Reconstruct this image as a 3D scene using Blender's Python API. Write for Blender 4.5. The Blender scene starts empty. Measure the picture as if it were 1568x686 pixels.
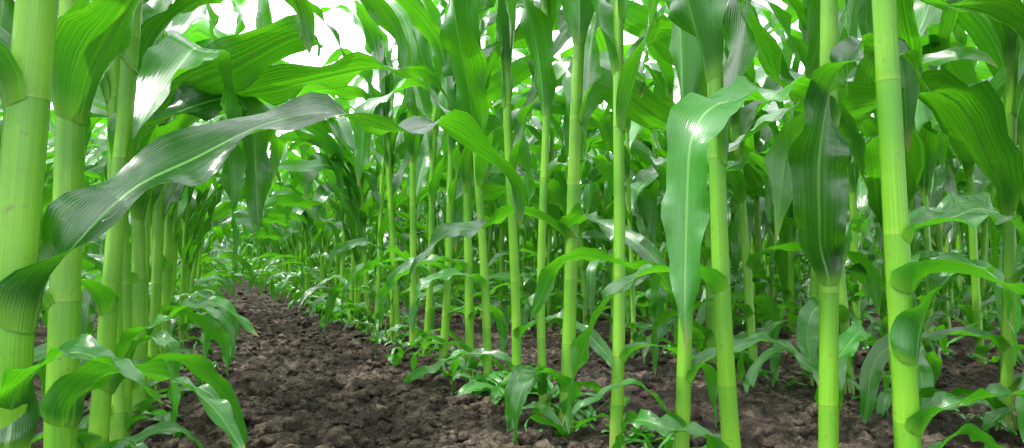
import bpy, math, random
import numpy as np
from mathutils import noise, Vector

rnd = random.Random(7)
TH = math.radians(23.0)
CAM = np.array([0.0, 0.0, 0.31])
LENS = 24.0

# ------------------------------------------------------------ materials
def nt(name):
    m = bpy.data.materials.new(name); m.use_nodes = True
    t = m.node_tree; t.nodes.clear()
    return m, t
def N(t, typ, **kw):
    n = t.nodes.new(typ)
    for k, v in kw.items():
        setattr(n, k, v)
    return n
def math_(t, op, a, b=None, c=None, clamp=False):
    n = t.nodes.new('ShaderNodeMath'); n.operation = op; n.use_clamp = clamp
    for i, x in enumerate((a, b, c)):
        if x is None: continue
        if isinstance(x, (int, float)): n.inputs[i].default_value = x
        else: t.links.new(x, n.inputs[i])
    return n.outputs[0]
def mixc(t, f, a, b, blend='MIX'):
    n = t.nodes.new('ShaderNodeMix'); n.data_type = 'RGBA'; n.blend_type = blend
    for idx, x in ((0, f), (6, a), (7, b)):
        if isinstance(x, (int, float)): n.inputs[idx].default_value = x
        elif isinstance(x, tuple): n.inputs[idx].default_value = (*x, 1)
        else: t.links.new(x, n.inputs[idx])
    return n.outputs[2]
def ramp(t, f, lo, hi):
    n = t.nodes.new('ShaderNodeMapRange'); n.interpolation_type = 'SMOOTHSTEP'
    t.links.new(f, n.inputs[0]); n.inputs[1].default_value = lo; n.inputs[2].default_value = hi
    return n.outputs[0]

def leaf_material():
    m, t = nt('corn_leaf')
    L = t.links.new
    uv = N(t, 'ShaderNodeUVMap'); sep = N(t, 'ShaderNodeSeparateXYZ'); L(uv.outputs[0], sep.inputs[0])
    u, v = sep.outputs[0], sep.outputs[1]
    au = math_(t, 'ABSOLUTE', math_(t, 'SUBTRACT', u, 0.5))
    mid = math_(t, 'SUBTRACT', 1.0, ramp(t, au, 0.012, 0.04))
    at = N(t, 'ShaderNodeAttribute', attribute_name='tone'); tone = at.outputs['Fac']
    tc = N(t, 'ShaderNodeTexCoord')
    ns = N(t, 'ShaderNodeTexNoise'); ns.inputs['Scale'].default_value = 9; ns.inputs['Detail'].default_value = 4
    L(tc.outputs['Object'], ns.inputs['Vector'])
    comb = N(t, 'ShaderNodeCombineXYZ'); L(math_(t, 'MULTIPLY', u, 46.0), comb.inputs[0]); L(math_(t, 'MULTIPLY', v, 1.6), comb.inputs[1]); L(math_(t, 'MULTIPLY', tone, 37.0), comb.inputs[2])
    vn = N(t, 'ShaderNodeTexNoise'); vn.inputs['Scale'].default_value = 1.0; vn.inputs['Detail'].default_value = 3
    L(comb.outputs[0], vn.inputs['Vector'])
    sine = math_(t, 'SINE', math_(t, 'MULTIPLY', u, 190.0))
    col = mixc(t, tone, (0.002, 0.030, 0.004), (0.036, 0.22, 0.014))
    col = mixc(t, math_(t, 'MULTIPLY', ramp(t, ns.outputs[0], 0.35, 0.7), .35), col, (0.010, 0.10, 0.018))
    col = mixc(t, math_(t, 'MULTIPLY', ramp(t, vn.outputs[0], 0.45, 0.75), 0.2), col, (0.05, 0.26, 0.03))
    col = mixc(t, math_(t, 'MULTIPLY', mid, 0.55), col, (0.18, 0.44, 0.09))
    base = math_(t, 'SUBTRACT', 1.0, ramp(t, v, 0.0, 0.05))
    col = mixc(t, math_(t, 'MULTIPLY', base, 0.75), col, (0.20, 0.46, 0.04))
    tip = math_(t, 'MULTIPLY', ramp(t, v, 0.93, 1.0), ramp(t, ns.outputs[0], 0.4, 0.6))
    col = mixc(t, tip, col, (0.30, 0.24, 0.08))
    spk = N(t, 'ShaderNodeTexNoise'); spk.inputs['Scale'].default_value = 170; spk.inputs['Detail'].default_value = 2; L(tc.outputs['Object'], spk.inputs['Vector'])
    col = mixc(t, math_(t, 'MULTIPLY', ramp(t, spk.outputs[0], 0.68, 0.76), 0.5), col, (0.18, 0.22, 0.08))
    tcol = mixc(t, ramp(t, vn.outputs[0], 0.35, 0.7), (0.08, 0.56, 0.004), (0.25, 0.86, 0.015))
    bump = N(t, 'ShaderNodeBump'); bump.inputs['Strength'].default_value = 0.35; bump.inputs['Distance'].default_value = 0.0015
    hh = math_(t, 'ADD', math_(t, 'MULTIPLY', sine, 0.2), math_(t, 'ADD', vn.outputs[0], math_(t, 'MULTIPLY', mid, -1.2)))
    L(hh, bump.inputs['Height'])
    p = N(t, 'ShaderNodeBsdfPrincipled'); L(col, p.inputs['Base Color']); L(bump.outputs[0], p.inputs['Normal'])
    L(math_(t, 'ADD', 0.13, math_(t, 'MULTIPLY', ns.outputs[0], 0.22)), p.inputs['Roughness'])
    p.inputs['IOR'].default_value = 1.62
    p.inputs['Coat Weight'].default_value = 0.5; p.inputs['Coat Roughness'].default_value = 0.22
    tr = N(t, 'ShaderNodeBsdfTranslucent'); L(tcol, tr.inputs[0]); L(bump.outputs[0], tr.inputs[1])
    mx = N(t, 'ShaderNodeMixShader'); L(math_(t, 'SUBTRACT', 0.26, math_(t, 'MULTIPLY', mid, 0.12)), mx.inputs[0])
    L(p.outputs[0], mx.inputs[1]); L(tr.outputs[0], mx.inputs[2])
    o = N(t, 'ShaderNodeOutputMaterial'); L(mx.outputs[0], o.inputs[0])
    return m

def stalk_material():
    m, t = nt('corn_stalk')
    L = t.links.new
    uv = N(t, 'ShaderNodeUVMap'); sep = N(t, 'ShaderNodeSeparateXYZ'); L(uv.outputs[0], sep.inputs[0])
    u, v = sep.outputs[0], sep.outputs[1]
    fr = math_(t, 'FRACT', v)
    tc = N(t, 'ShaderNodeTexCoord'); so = N(t, 'ShaderNodeSeparateXYZ'); L(tc.outputs['Object'], so.inputs[0])
    comb = N(t, 'ShaderNodeCombineXYZ'); L(math_(t, 'MULTIPLY', u, 90.0), comb.inputs[0]); L(math_(t, 'MULTIPLY', v, 0.9), comb.inputs[1])
    vn = N(t, 'ShaderNodeTexNoise'); vn.inputs['Scale'].default_value = 1; vn.inputs['Detail'].default_value = 4; L(comb.outputs[0], vn.inputs['Vector'])
    ns = N(t, 'ShaderNodeTexNoise'); ns.inputs['Scale'].default_value = 8; ns.inputs['Detail'].default_value = 3; L(tc.outputs['Object'], ns.inputs['Vector'])
    sp = N(t, 'ShaderNodeTexNoise'); sp.inputs['Scale'].default_value = 130; sp.inputs['Detail'].default_value = 3; L(tc.outputs['Object'], sp.inputs['Vector'])
    fl = N(t, 'ShaderNodeTexWhiteNoise', noise_dimensions='1D'); L(math_(t, 'FLOOR', v), fl.inputs['W'])
    col = mixc(t, ramp(t, vn.outputs[0], 0.25, 0.75), (0.10, 0.33, 0.012), (0.21, 0.48, 0.026))
    col = mixc(t, math_(t, 'MULTIPLY', fl.outputs[0], 0.35), col, (0.28, 0.50, 0.05))
    col = mixc(t, math_(t, 'MULTIPLY', ramp(t, fr, 0.1, 1.0), 0.35), col, (0.05, 0.25, 0.012))
    col = mixc(t, math_(t, 'MULTIPLY', ramp(t, ns.outputs[0], 0.42, 0.7), 0.6), col, (0.045, 0.22, 0.018))
    ringp = math_(t, 'SUBTRACT', 1.0, ramp(t, fr, 0.0, 0.07))
    col = mixc(t, math_(t, 'MULTIPLY', ringp, 0.22), col, (0.36, 0.56, 0.06))
    ringd = ramp(t, fr, 0.98, 0.997)
    col = mixc(t, math_(t, 'MULTIPLY', ringd, 0.45), col, (0.10, 0.15, 0.03))
    col = mixc(t, math_(t, 'MULTIPLY', ramp(t, sp.outputs[0], 0.62, 0.74), 0.55), col, (0.13, 0.14, 0.05))
    low = math_(t, 'SUBTRACT', 1.0, ramp(t, math_(t, 'ADD', so.outputs[2], math_(t, 'MULTIPLY', ns.outputs[0], 0.05)), 0.03, 0.10))
    col = mixc(t, math_(t, 'MULTIPLY', low, 0.5), col, (0.2, 0.2, 0.08))
    bump = N(t, 'ShaderNodeBump'); bump.inputs['Strength'].default_value = 0.5; bump.inputs['Distance'].default_value = 0.001
    L(vn.outputs[0], bump.inputs['Height'])
    p = N(t, 'ShaderNodeBsdfPrincipled'); L(col, p.inputs['Base Color']); L(bump.outputs[0], p.inputs['Normal'])
    L(math_(t, 'ADD', 0.20, math_(t, 'MULTIPLY', ns.outputs[0], 0.25)), p.inputs['Roughness'])
    o = N(t, 'ShaderNodeOutputMaterial'); L(p.outputs[0], o.inputs[0])
    return m

def soil_material(name, k=1.0):
    m, t = nt(name)
    L = t.links.new
    tc = N(t, 'ShaderNodeTexCoord')
    def noi(s, d, r=0.55):
        n = N(t, 'ShaderNodeTexNoise'); n.inputs['Scale'].default_value = s; n.inputs['Detail'].default_value = d; n.inputs['Roughness'].default_value = r
        L(tc.outputs['Object'], n.inputs['Vector']); return n.outputs[0]
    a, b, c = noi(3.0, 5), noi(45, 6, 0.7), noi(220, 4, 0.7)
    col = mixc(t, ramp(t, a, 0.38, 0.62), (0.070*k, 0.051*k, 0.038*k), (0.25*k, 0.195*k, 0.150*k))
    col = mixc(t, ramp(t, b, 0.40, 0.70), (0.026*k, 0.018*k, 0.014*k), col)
    col = mixc(t, math_(t, 'MULTIPLY', ramp(t, c, 0.55, 0.75), 0.5), col, (0.38*k, 0.31*k, 0.25*k))
    bump = N(t, 'ShaderNodeBump'); bump.inputs['Strength'].default_value = 1.0; bump.inputs['Distance'].default_value = 0.018
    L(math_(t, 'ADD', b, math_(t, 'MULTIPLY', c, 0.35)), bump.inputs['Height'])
    p = N(t, 'ShaderNodeBsdfPrincipled'); L(col, p.inputs['Base Color']); L(bump.outputs[0], p.inputs['Normal'])
    p.inputs['Roughness'].default_value = 0.9
    p.inputs['Specular IOR Level'].default_value = 0.25
    o = N(t, 'ShaderNodeOutputMaterial'); L(p.outputs[0], o.inputs[0])
    return m

LEAF, STALK = leaf_material(), stalk_material()
SOIL, CLOD = soil_material('soil'), soil_material('soil_clod', 1.3)

# ------------------------------------------------------------ geometry helpers
class Geo:
    def __init__(s): s.v=[]; s.f=[]; s.uv=[]; s.tone=[]; s.mi=[]; s.n=0
    def grid(s, P, UV, tone, mat, closed=False):
        r, c = P.shape[:2]
        base = s.n
        s.v.append(P.reshape(-1,3)); s.uv.append(UV.reshape(-1,2)); s.tone.append(np.full(r*c, tone))
        i = np.arange(r-1)[:,None]*c; j = np.arange(c-1)[None,:]
        a = (base+i+j).reshape(-1)
        s.f.append(np.stack([a, a+1, a+c+1, a+c], 1)); s.mi.append(np.full(len(a), mat))
        s.n += r*c
    def pack(s):
        s.v=[np.concatenate(s.v)]; s.f=[np.concatenate(s.f)]; s.uv=[np.concatenate(s.uv)]; s.tone=[np.concatenate(s.tone)]; s.mi=[np.concatenate(s.mi)]
        return s
    def merge(s, o, loc, rot, sc, dt, shear=(0,0)):
        c,k=math.cos(rot)*sc,math.sin(rot)*sc
        M=np.array([[c,k,0],[-k,c,0],[shear[0],shear[1],sc]])
        s.v.append(o.v[0]@M+np.array(loc)); s.f.append(o.f[0]+s.n); s.uv.append(o.uv[0]); s.tone.append(o.tone[0]+dt); s.mi.append(o.mi[0]); s.n+=len(o.v[0])
    def mesh(s, name, mats):
        V=np.concatenate(s.v); F=np.concatenate(s.f); U=np.concatenate(s.uv); T=np.concatenate(s.tone); M=np.concatenate(s.mi)
        me=bpy.data.meshes.new(name)
        me.vertices.add(len(V)); me.vertices.foreach_set('co', V.astype(np.float32).ravel())
        me.loops.add(F.size); me.loops.foreach_set('vertex_index', F.astype(np.int32).ravel())
        me.polygons.add(len(F)); me.polygons.foreach_set('loop_start', (np.arange(len(F))*4).astype(np.int32))
        me.polygons.foreach_set('material_index', M.astype(np.int32))
        for m in mats: me.materials.append(m)
        me.update(calc_edges=True); me.validate()
        me.polygons.foreach_set('use_smooth', np.ones(len(me.polygons), bool))
        ul=me.uv_layers.new(name='UVMap'); li=np.empty(len(me.loops), np.int32); me.loops.foreach_get('vertex_index', li)
        ul.data.foreach_set('uv', U[li].astype(np.float32).ravel())
        at=me.attributes.new('tone','FLOAT','POINT'); at.data.foreach_set('value', T.astype(np.float32))
        return me

def smooth(x): x=np.clip(x,0,1); return x*x*(3-2*x)

def blade(g, C, hw, roll, R, axis=None, rs=0.012, phi=0, nu=8, tone=.5, fold0=1.0, ripple=0.14, clasp=0.1):
    n=len(C); s=np.linspace(0,1,n)
    T=np.gradient(C,axis=0); T/=np.linalg.norm(T,axis=1)[:,None]+1e-9
    S=np.cross(T,[0,0,1.0]); 
    ref=np.array([math.sin(phi),-math.cos(phi),0.0])
    for i in range(n):
        l=np.linalg.norm(S[i])
        if l<0.12: S[i]=ref
        else: S[i]/=l
        if np.dot(S[i],ref)<0: S[i]=-S[i]
        ref=S[i]*0.6+ref*0.4; ref/=np.linalg.norm(ref)
        S[i]=ref-np.dot(ref,T[i])*T[i]; S[i]/=np.linalg.norm(S[i])+1e-9
    Nn=np.cross(S,T)
    c,sn=np.cos(roll)[:,None],np.sin(roll)[:,None]
    S2=S*c+Nn*sn; N2=Nn*c-S*sn
    w=hw*np.interp(s,[0,.03,.12,.3,.5,.7,.85,.95,1],[.6,.85,.97,1,.97,.8,.52,.24,.015])
    fold=fold0*np.interp(s,[0,.15,.4,1],[.8,.4,.22,.2])
    u=np.linspace(-1,1,nu+1)
    f1,f2=R.uniform(3,6),R.uniform(3,6); p1,p2=R.uniform(0,6.28),R.uniform(0,6.28)
    f3=R.uniform(7,11)
    rp=np.where(u[None,:]>0, np.sin(f1*6.28*s[:,None]+p1)+.4*np.sin(f3*6.28*s[:,None]+p2), np.sin(f2*6.28*s[:,None]+p2)+.4*np.sin(f3*6.1*s[:,None]+p1))
    rp=rp*(np.abs(u)[None,:]**1.8)*ripple*(w[:,None]*.5+hw*.35)*smooth(s*6)[:,None]*(1-smooth((s-.9)*9))[:,None]
    au=np.abs(u)[None,:,None]
    P=C[:,None,:]+S2[:,None,:]*(u[None,:,None]*w[:,None,None]*(1/np.sqrt(1+fold[:,None,None]**2)))\
      +N2[:,None,:]*((au**1.25)*(w*fold/np.sqrt(1+fold**2))[:,None,None]+rp[:,:,None])
    if axis is not None:
        a=phi+u*-1.9
        s3=(s*np.linalg.norm(np.diff(C,axis=0),axis=1).sum())
        arc=np.zeros_like(P)
        rr=rs*(1.10+1.2*s/clasp)
        arc[:,:,0]=axis[0]+np.cos(a)[None,:]*rr[:,None]; arc[:,:,1]=axis[1]+np.sin(a)[None,:]*rr[:,None]
        arc[:,:,2]=axis[2]+s3[:,None]-0.012+0.010*np.abs(u)[None,:]**2
        k=smooth(s/clasp)[:,None,None]
        P=arc*(1-k)+P*k
    UV=np.zeros(P.shape[:2]+(2,)); UV[:,:,0]=(u*.5+.5)[None,:]; UV[:,:,1]=s[:,None]
    g.grid(P,UV,tone,0)

def leaf_curve(R, base, phi, e0, droop, L, n=26, pw=1.5, kink=None, wild=1.0):
    s=np.linspace(0,1,n)
    e=e0-droop*s**pw
    e=e+R.uniform(.15,.45)*wild*np.sin(s*R.uniform(7,13)+R.uniform(0,6))*smooth(s*3)
    if kink is not None:
        e=e-kink[1]*smooth((s-kink[0])*9)
    e=np.clip(e,-1.5,1.52)
    ph=phi+R.uniform(-1.3,1.3)*wild*s**2+0.4*wild*np.sin(s*R.uniform(4,9)+R.uniform(0,6))*s
    d=np.stack([np.cos(e)*np.cos(ph),np.cos(e)*np.sin(ph),np.sin(e)],1)*(L/(n-1))
    C=np.zeros((n,3)); C[1:]=np.cumsum(d[:-1],axis=0); 
    return C+base

def stalk(g, R, nodes, r0, top, lean, seg=14):
    zs=[];rs=[];vs=[]
    nn=list(nodes)+[top]
    v0=R.randint(0,50)
    zs.append(-0.03); rs.append(r0*1.05); vs.append(v0+0.1)
    def rad(z): return r0*(1.0-0.30*max(0,z)/1.2)*(1 if z>0.06 else 1+ (0.06-z)*1.5)
    for i in range(len(nn)-1):
        a,b=nn[i],nn[i+1]; h=b-a
        for fr,k in ((0.0,1.01),(min(.25,.006/h),1.022),(min(.35,.018/h),1.0),(.5,.99),(1-min(.3,.02/h),1.01),(1-min(.12,.004/h),1.018)):
            zs.append(a+h*fr); rs.append(rad(a+h*fr)*k*(1+R.uniform(-.008,.008))); vs.append(v0+i+fr*0.999)
    zs.append(top+.02); rs.append(0.002); vs.append(v0+len(nn)-1.5)
    zs=np.array(zs);rs=np.array(rs);vs=np.array(vs)
    a=np.linspace(0,2*math.pi,seg+1)
    P=np.zeros((len(zs),seg+1,3))
    cx=lean[0]*zs+lean[2]*np.sin(zs*7); cy=lean[1]*zs+lean[3]*np.sin(zs*6)
    ell=R.uniform(0,3.14)
    rr=rs[:,None]*(1+.06*np.cos(2*(a-ell)))[None,:]
    P[:,:,0]=cx[:,None]+np.cos(a)*rr; P[:,:,1]=cy[:,None]+np.sin(a)*rr; P[:,:,2]=zs[:,None]
    UV=np.zeros(P.shape[:2]+(2,)); UV[:,:,0]=(a/6.2832)[None,:]; UV[:,:,1]=vs[:,None]
    g.grid(P,UV,.5,1)
    def at(z): return np.array([lean[0]*z+lean[2]*math.sin(z*7), lean[1]*z+lean[3]*math.sin(z*6), z])
    for k in range(6):
        an=R.uniform(0,6.28); z0=R.uniform(.015,.035); c=at(z0)
        p0=c+np.array([math.cos(an),math.sin(an),0])*r0*.9; p1=c+np.array([math.cos(an)*r0*2.1,math.sin(an)*r0*2.1,-.05])
        b=np.linspace(0,6.2832,6); Q=np.zeros((3,6,3))
        for q,(f,rq) in enumerate(((0,.0035),(.6,.003),(1,.0015))):
            cc=p0*(1-f)+p1*f
            Q[q,:,0]=cc[0]+np.cos(b)*rq; Q[q,:,1]=cc[1]+np.sin(b)*rq; Q[q,:,2]=cc[2]+.004*math.sin(f*3.14)
        U=np.zeros((3,6,2)); U[:,:,1]=.3
        g.grid(Q,U,.5,1)
    return at, rad

def in_view(P, dmax):
    """points of the plant that would touch the photographer's lens"""
    q=P-CAM
    xc=q[:,0]*math.cos(TH)-q[:,1]*math.sin(TH); zc=q[:,0]*math.sin(TH)+q[:,1]*math.cos(TH)
    d=np.linalg.norm(q,axis=1)
    bad=(d<.16)|((zc>0)&(zc<dmax)&(np.abs(xc)<zc*.85)&(np.abs(q[:,2])<zc*.55))
    return bad.any()

def in_furrow(P):
    """leaf reaches far into the walked-open middle of the furrow"""
    return ((P[:,0]>.10)&(P[:,0]<.42)&(P[:,1]>.5)&(P[:,2]>.25)).any()

def plant(seed, pos=None, big=0.5, lower=0.6, side=None, seg=14, n=26, nu=8, r0=None, extra=(), hmax=.98, lowk=1.0, keepout=.5, raw=False, steep=0.0, topstep=(.075,.10), lk=1.0, arc=0.0, clear=0.0, hang=True):
    R=random.Random(seed); g=Geo()
    r0=r0 or R.uniform(.0095,.0130)
    lean=(R.uniform(-.05,.05),R.uniform(-.05,.05),R.uniform(-.005,.005),R.uniform(-.005,.005))
    z=0.03; nodes=[0.03]; step=.03
    while z<hmax-.08:
        if z>big-.02: step=R.uniform(*topstep)
        else: step=min(.19,step*1.6)*R.uniform(.92,1.08)
        z+=step
        nodes.append(z)
    k=min(range(len(nodes)),key=lambda i:abs(nodes[i]-big)); nodes[k]=big
    for e in extra: nodes.append(e['pts'][0][2])
    nodes=sorted(nodes); nodes=[nodes[0]]+[b for a,b in zip(nodes,nodes[1:]) if b-a>.018]
    at,rad=stalk(g,R,nodes,r0,hmax,lean,seg)
    off=np.array([0,0,0.0]) if pos is None else np.array([pos[0],pos[1],0.0])
    ph0 = R.uniform(-.7,.7) if side is None else side
    exz=[e['pts'][0][2] for e in extra]
    for i,zn in enumerate(nodes):
        phi=ph0+math.pi*(i%2)+R.uniform(-.45,.45)
        small=zn<big-.03
        if any(abs(zn-q)<.04 for q in exz): continue
        if small:
            if R.random()>lower: continue
            f=(zn/big)
            L=(R.uniform(.14,.26)+.26*f)*lowk; hw=(R.uniform(.010,.014)+.017*f)*lowk
            e0=R.uniform(.3,1.2); dr=R.uniform(1.6,3.2); pw=R.uniform(.7,1.3); clasp=.10
            tone=R.uniform(.3,1)
        else:
            f=min(1,(zn-big)/(hmax-big))
            L=R.uniform(.50,.80)*lk; hw=R.uniform(.035,.050)*(1-.1*f)
            e0=R.uniform(1.15,1.48)+.15*steep-.2*arc; dr=(R.uniform(2.0,3.8)-1.6*f*(1-arc))*(1-.35*steep)*(1-.2*arc); pw=R.uniform(1.0,2.0)+1.1*steep; clasp=.13
            tone=R.uniform(0,.9)
        kink=(R.uniform(.3,.75),R.uniform(.5,1.4)) if R.random()<.4*(1-steep) else None
        ax=at(zn); rs=rad(zn)
        ok=False
        for attempt in range(8):
            b=ax+np.array([math.cos(phi),math.sin(phi),0])*rs*1.1
            C=leaf_curve(R,b,phi,e0,dr,L,n,pw,kink,1.0-(.5*steep if not small else 0))
            C[:,2]=np.maximum(C[:,2],.012+.01*np.sin(np.arange(n)))
            if pos is not None and in_view(C+off, keepout):
                phi+=R.uniform(.5,1.6); e0=min(1.5,e0+.08); continue
            if clear and in_furrow(C+off) and R.random()<clear:
                phi+=R.uniform(.5,1.6); continue
            if not hang and not small and (C[-1,2]<.60 or C[-1,2]<zn+.03):
                phi+=R.uniform(.5,1.6); dr*=.8; continue
            ok=True; break
        if not ok: continue
        tw=R.uniform(-2.2,2.2)*(1-.3*steep); s=np.linspace(0,1,n)
        roll=tw*s**1.3+R.uniform(.3,.8)*np.sin(s*R.uniform(5,11)+R.uniform(0,6))*s
        blade(g,C,hw,roll,R,axis=ax,rs=rs,phi=phi,nu=nu,tone=tone,clasp=clasp,ripple=R.uniform(.2,.5))
    for _ in range(R.randint(0,2)):
        zn=R.uniform(.02,.07); phi=R.uniform(0,6.28); ax=at(zn); rs=rad(zn)
        C=leaf_curve(R,ax+np.array([math.cos(phi),math.sin(phi),0])*rs,phi,R.uniform(.5,1.3),R.uniform(2,3.5),R.uniform(.08,.18),12,1.0)
        C[:,2]=np.maximum(C[:,2],.008)
        blade(g,C,R.uniform(.005,.010),R.uniform(-1.5,1.5)*np.linspace(0,1,12),R,axis=ax,rs=rs,phi=phi,nu=4,tone=1.3,clasp=.2,ripple=.3)
    for e in extra:
        P=np.array(e['pts'])-off; m=len(P)
        tt=np.linspace(0,m-1,n+14)
        Q=[]
        for x in tt:
            i=min(int(x),m-2); f=x-i
            p0,p1,p2,p3=P[max(i-1,0)],P[i],P[i+1],P[min(i+2,m-1)]
            Q.append(.5*((2*p1)+(-p0+p2)*f+(2*p0-5*p1+4*p2-p3)*f*f+(-p0+3*p1-3*p2+p3)*f**3))
        Q=np.array(Q)
        roll=np.interp(np.linspace(0,1,len(Q)),np.linspace(0,1,len(e['roll'])),e['roll'])
        zz=P[0][2]; ax=at(zz); d=P[1]-P[0]
        blade(g,Q,e['hw'],roll,R,axis=ax,rs=rad(zz),phi=math.atan2(d[1],d[0]),nu=nu+2,tone=e.get('tone',.3),clasp=e.get('clasp',.07),ripple=e.get('ripple',.25))
    if raw: return g.pack()
    return g.mesh('corn_plant_mesh',[LEAF,STALK])

scene=bpy.context.scene
def add(name, me, loc=(0,0,0), rot=0, sc=1, parent=None):
    o=bpy.data.objects.new(name,me); scene.collection.objects.link(o)
    o.location=loc; o.rotation_euler=(0,0,rot); o.scale=(sc,sc,sc)
    if parent: o.parent=parent
    return o

# ------------------------------------------------------------ ground height
def gh(x,y):
    p=Vector((x,y,0))
    h=.018*noise.noise(p*1.7)+.016*noise.noise(p*6.0)
    r=noise.noise(p*15.0); h+=.028*abs(r)
    r=noise.noise(p*33.0+Vector((5,0,0))); h+=.018*abs(r)
    h+=.008*noise.noise(p*60.0)
    return h-.008
def axis_coords(lo,hi,step,far):
    a=list(np.arange(lo,hi,step)); s=step; x=hi
    while x<far: a.append(x); s*=1.10; x+=s
    a.append(far); s=step; x=lo-step; b=[]
    while x>-far: b.append(x); s*=1.12; x-=s
    b.append(-far)
    return np.array(b[::-1]+a)
XS=axis_coords(-.35,2.4,.008,400); YS=axis_coords(.3,4.0,.009,400)
g=Geo()
P=np.zeros((len(YS),len(XS),3))
for j,y in enumerate(YS):
    for i,x in enumerate(XS):
        P[j,i]=(x,y,gh(x,y) if abs(x)<30 and abs(y)<40 else 0)
U=P[:,:,:2].copy()
g.grid(P,U,.5,0)
add('soil_ground', g.mesh('soil_ground',[SOIL]))

# clods: lumpy crumbs strewn over the near soil
import bmesh
bm=bmesh.new(); bmesh.ops.create_icosphere(bm,subdivisions=2,radius=1.0)
iv=np.array([v.co[:] for v in bm.verts]); iff=np.array([[v.index for v in f.verts] for f in bm.faces]); bm.free()
V=[];F=[];nb=0
for k in range(13000):
    y=.35+abs(rnd.gauss(0,1))*2.4; x=rnd.uniform(-.35,2.6) if rnd.random()<.65 else rnd.uniform(-.1,.6)
    s=min(.026,.0028*math.exp(abs(rnd.gauss(0,.95))))
    if noise.noise(Vector((x*3,y*3,4)))<-.05 and rnd.random()<.6: continue
    ph=rnd.uniform(0,100)
    M=np.array([1+.8*noise.noise(Vector(q)*1.8+Vector((ph,0,0))) for q in iv])
    q=iv*M[:,None]*np.array([1,rnd.uniform(.7,1.2),rnd.uniform(.5,.8)])*s
    V.append(q+np.array([x,y,gh(x,y)+s*.15])); F.append(iff+nb); nb+=len(iv)
V=np.concatenate(V);F=np.concatenate(F)
me=bpy.data.meshes.new('soil_clods'); me.from_pydata(V.tolist(),[],F.tolist()); me.materials.append(CLOD)
me.polygons.foreach_set('use_smooth',np.ones(len(me.polygons),bool))
add('soil_clods',me)

# small weed seedlings between the stalks
XR,XL=.60,-.15
g=Geo(); R=random.Random(3)
for k in range(240):
    rowx=R.choice([XR,XR,XR,XL,XR+.75,XR+.75,XR+1.5]); x=rowx+R.gauss(0,.05); y=R.uniform(.5,4.5)
    if rowx==XL: x-=.03
    base=np.array([x,y,gh(x,y)]); m=R.randint(3,6); q=math.exp(R.gauss(0,.4))
    for j in range(m):
        phi=R.uniform(0,6.28)
        C=leaf_curve(R,base,phi,R.uniform(.5,1.3),R.uniform(1.2,2.8),R.uniform(.04,.11)*q,10,1.1)
        C[:,2]=np.maximum(C[:,2],base[2]+.003)
        blade(g,C,R.uniform(.004,.009)*q,R.uniform(-1,1)*np.linspace(0,1,10),R,phi=phi,nu=4,tone=R.uniform(.8,1.6),ripple=.2)
add('weed_seedlings',g.mesh('weed_seedlings',[LEAF]))

# ------------------------------------------------------------ near plants
arch=dict(pts=[(-.150,.665,.265),(-.113,.656,.32),(-.074,.683,.373),(-.024,.727,.411),(.038,.766,.455),(.11,.80,.48),(.192,.831,.470),(.263,.844,.487),(.332,.859,.455),(.372,.863,.409),(.382,.87,.355)],
               roll=[-.3,-.5,-.6,-.55,-.5,-.4,-.2,.1,.3,.3,-.2],hw=.029,tone=.1,ripple=.45,clasp=.1)
lowl=dict(pts=[(-.15,.66,.175),(-.14,.625,.215),(-.102,.586,.243),(-.067,.55,.236),(-.035,.526,.213)],roll=[0,-.4,-.3,.3,.8],hw=.019,tone=.4,clasp=.15)
lowm=dict(pts=[(-.15,.85,.15),(-.11,.81,.195),(-.048,.759,.196),(-.006,.72,.171),(.023,.696,.13)],roll=[0,.5,.6,.2,-.5],hw=.022,tone=.6,clasp=.15)
midr=dict(pts=[(.6,1.157,.365),(.612,1.11,.395),(.633,1.056,.372),(.664,.978,.327),(.69,.924,.25)],roll=[0,.5,-.5,-.9,-.3],hw=.022,tone=.3,ripple=.4)
midl=dict(pts=[(.6,1.157,.36),(.534,1.207,.405),(.468,1.246,.374),(.41,1.27,.367),(.349,1.286,.31),(.33,1.29,.26)],roll=[0,-.6,.4,.9,.2,-.6],hw=.024,tone=.4,ripple=.4)
ra=dict(pts=[(.6,.454,.225),(.604,.43,.275),(.642,.423,.307),(.681,.417,.285),(.69,.413,.23)],roll=[0,.3,-.5,-.8,-.2],hw=.018,tone=.7,ripple=.3,clasp=.2)
rb=dict(pts=[(.6,.454,.10),(.622,.425,.15),(.643,.405,.14),(.654,.40,.10)],roll=[0,.3,.6,.9],hw=.014,tone=.9,ripple=.3,clasp=.2)
rc=dict(pts=[(.6,.454,.335),(.651,.441,.352),(.721,.454,.363),(.8,.464,.342),(.86,.47,.29)],roll=[0,-.5,-.9,-.3,.5],hw=.021,tone=.6,ripple=.35)
wrap=dict(pts=[(.6,.554,.295),(.578,.534,.35),(.570,.524,.42),(.575,.510,.49),(.60,.495,.53),(.64,.48,.52),(.67,.47,.48)],roll=[0,.15,.3,.2,-.3,-.6,-.4],hw=.028,tone=0,ripple=.5,clasp=.12)
ov1=dict(pts=[(-.15,1.06,.58),(-.12,1.06,.68),(-.03,1.08,.76),(.07,1.1,.79),(.17,1.1,.77),(.25,1.1,.70),(.27,1.1,.62)],roll=[0,-.3,-.6,-.2,.5,.8,.2],hw=.030,tone=.3,ripple=.45)
ov2=dict(pts=[(-.15,1.36,.62),(-.10,1.36,.74),(-.01,1.37,.82),(.09,1.37,.83),(.18,1.37,.78),(.23,1.37,.69)],roll=[0,.5,.2,-.5,-.2,.6],hw=.032,tone=.1,ripple=.45)
ov3=dict(pts=[(-.15,1.66,.50),(-.10,1.66,.62),(-.02,1.66,.72),(.06,1.66,.76),(.13,1.66,.71),(.17,1.66,.62)],roll=[0,-.5,.3,.7,.2,-.6],hw=.028,tone=.5,ripple=.4)
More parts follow.
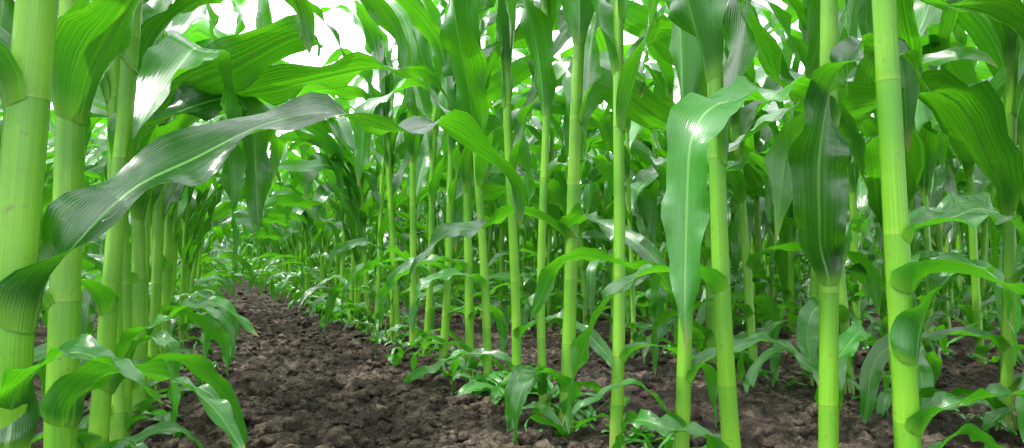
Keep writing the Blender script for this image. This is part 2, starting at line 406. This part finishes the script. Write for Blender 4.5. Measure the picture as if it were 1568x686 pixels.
ov4=dict(pts=[(-.15,.85,.55),(-.12,.85,.64),(-.06,.86,.70),(.02,.88,.70),(.08,.9,.65),(.10,.91,.58)],roll=[0,-.4,-.7,-.3,.4,.8],hw=.028,tone=.0,ripple=.45)
dark=dict(pts=[(.6,.454,.50),(.585,.475,.56),(.565,.50,.56),(.575,.49,.50),(.60,.475,.44),(.625,.468,.385)],roll=[0,.2,.5,.6,.4,.1],hw=.030,tone=-.1,ripple=.3,clasp=.15)
right=[(.454,.58,.0112),(.554,.66,.011),(.683,.44,.0114),(.82,.53,.0114),(.975,.54,.0112),(1.157,.58,.0132),(1.24,.62,.0095),(1.373,.5,.0105),(1.563,.5,.011),(1.71,.5,.0115),(1.90,.48,.0115),(2.08,.5,.0115),(2.30,.5,.012),(2.46,.5,.012),(2.6,.5,.012)]
for i,(y,b,r) in enumerate(right):
    x=XR+(0 if i in (0,1,5) else rnd.uniform(-.012,.012))
    me=plant(100+i,(x,y),big=b,lower=.65 if i<8 else .85,r0=r,seg=20,n=34,nu=10,side=rnd.uniform(-.8,.8),keepout=.52,steep=1.0 if i<8 else .5,hmax=1.02,
             extra={0:[ra,rb,rc],1:[wrap],5:[midr,midl]}.get(i,()),clear=.4 if i>6 else 0,hang=i>5)
    add('corn_plant',me,(x,y,0))
left=[(.66,.44,.016),(.85,.47,.016),(1.06,.45,.013),(1.2,.42,.012),(1.36,.45,.012),(1.5,.4,.012),(1.66,.42,.012),(1.82,.42,.012),(1.97,.4,.012),(2.13,.42,.012),(2.3,.45,.012),(2.45,.4,.012)]
for i,(y,b,r) in enumerate(left):
    x=XL+(0 if i in (0,1,2,4,6) else rnd.uniform(-.015,.015))
    me=plant(300+i,(x,y),big=b,lower=.9,r0=r,seg=20,n=34,nu=10,side=rnd.uniform(-.6,.6),hmax=.92 if i<3 else .84,lk=1.0,arc=.6,
             extra={0:[arch,lowl],1:[lowm,ov4],2:[ov1],4:[ov2],6:[ov3]}.get(i,()),keepout=.40,topstep=(.08,.11),clear=.7)
    add('corn_plant',me,(x,y,0))
for i,y in enumerate([.30,.14,-.02,-.18,-.34,-.5,-.66,-.82]):
    me=plant(500+i,(XR,y),big=.55,lower=.4,n=20,nu=6,keepout=.6,steep=.7); add('corn_plant',me,(XR,y,0))
for i,y in enumerate([-.3,-.46,-.62,-.78]):
    me=plant(600+i,(XL,y),big=.55,lower=.4,n=20,nu=6,keepout=.6); add('corn_plant',me,(XL,y,0))

# ------------------------------------------------------------ field rows, one mass of corn
field=Geo()
variants=[plant(900+i,None,big=rnd.uniform(.28,.5),lower=1.0,lowk=1.15,seg=8,n=18,nu=4,raw=True,hmax=rnd.uniform(.88,1.0),lk=1.08,arc=rnd.uniform(0,.7),topstep=(.08,.105)) for i in range(20)]
edge=[plant(930+i,None,big=rnd.uniform(.3,.42),lower=1.0,lowk=1.1,seg=8,n=18,nu=4,raw=True,hmax=rnd.uniform(.70,.82),lk=.92,arc=.3,steep=.25,topstep=(.075,.10)) for i in range(12)]
dense=[plant(950+i,None,big=.12,lower=1.0,lowk=1.2,seg=6,n=14,nu=2,raw=True,hmax=1.0) for i in range(4)]
def bend(y): return -.0035*max(0,y-7)**2
cnt=0
def row(X,y0,y1,dy=.155,vs=variants,k=1.0):
    global cnt
    y=y0
    while y<y1:
        y+=dy*rnd.uniform(.65,1.35)
        if rnd.random()<.03: continue
        field.merge(rnd.choice(vs),(X+bend(y)+rnd.uniform(-.03,.03),y,0),(0 if rnd.random()<.5 else math.pi)+rnd.uniform(-.4,.4),rnd.uniform(.84,1.1)*k,rnd.uniform(-.2,.2),(rnd.gauss(0,.035),rnd.gauss(0,.035))); cnt+=1
row(XR,2.68,26,.155,edge,1.08); row(XL,2.5,26,.155,edge,1.0)
for k in range(1,9):
    X=XR+.75*k
    row(X,-.8 if k<3 else X*.35, 12 if k<6 else 10,.155,variants,1.1)
for k in range(9,12): row(XR+.75*k, 1.5, 12,.13,dense,1.15)
for k in range(1,4):
    X=XL-.75*k
    row(X,-.5 if k==1 else .8*k,18-3*k,.155,edge if k==1 else variants,1.05)
for k in range(4,6): row(XL-.75*k,4,18,.14,dense)
# far headland: rows closing the end of the furrow
for q in range(3):
    x=-6.0
    while x<8:
        x+=rnd.uniform(.1,.18)
        field.merge(rnd.choice(dense),(x,(26.5 if x<0.8 else 12.8)+q*.4,0),rnd.uniform(0,6.28),1,0); cnt+=1
add('corn_field', field.mesh('corn_field',[LEAF,STALK]))
print('plants',cnt, field.n)

# ------------------------------------------------------------ light: thin bright cloud with hazy sun
w=bpy.data.worlds.new('World'); scene.world=w; w.use_nodes=True
t=w.node_tree; bg=t.nodes['Background']
sky=t.nodes.new('ShaderNodeTexSky'); sky.sky_type='NISHITA'; sky.sun_disc=False
ELEV=math.radians(60)
sd=Vector((-.75,.1,0)).normalized()
sky.sun_elevation=ELEV; sky.sun_rotation=math.atan2(sd.x,sd.y)
sky.dust_density=4.0
tcw=t.nodes.new('ShaderNodeTexCoord')
cn=t.nodes.new('ShaderNodeTexNoise'); cn.inputs['Scale'].default_value=2.2; cn.inputs['Detail'].default_value=6
t.links.new(tcw.outputs['Generated'],cn.inputs['Vector'])
cloud=mixc(t,ramp(t,cn.outputs[0],.3,.7),(20,21,22.5),(40,40.5,41))
t.links.new(mixc(t,.85,sky.outputs[0],cloud),bg.inputs[0]); bg.inputs[1].default_value=.15
sun=bpy.data.lights.new('sun','SUN'); sun.energy=5; sun.angle=math.radians(1.0); sun.color=(1,.97,.9)
so=bpy.data.objects.new('sun',sun); scene.collection.objects.link(so)
D=Vector((sd.x*math.cos(ELEV),sd.y*math.cos(ELEV),math.sin(ELEV)))
so.rotation_euler=D.to_track_quat('Z','Y').to_euler(); so.location=(0,0,8)

cam=bpy.data.cameras.new('camera'); cam.lens=LENS; cam.sensor_width=36; cam.clip_start=.02; cam.clip_end=1500
co=bpy.data.objects.new('camera',cam); scene.collection.objects.link(co)
co.location=tuple(CAM); co.rotation_euler=(math.radians(93.1),0,-TH)
scene.camera=co
scene.view_settings.view_transform='Standard'; scene.view_settings.look='None'; scene.view_settings.exposure=0
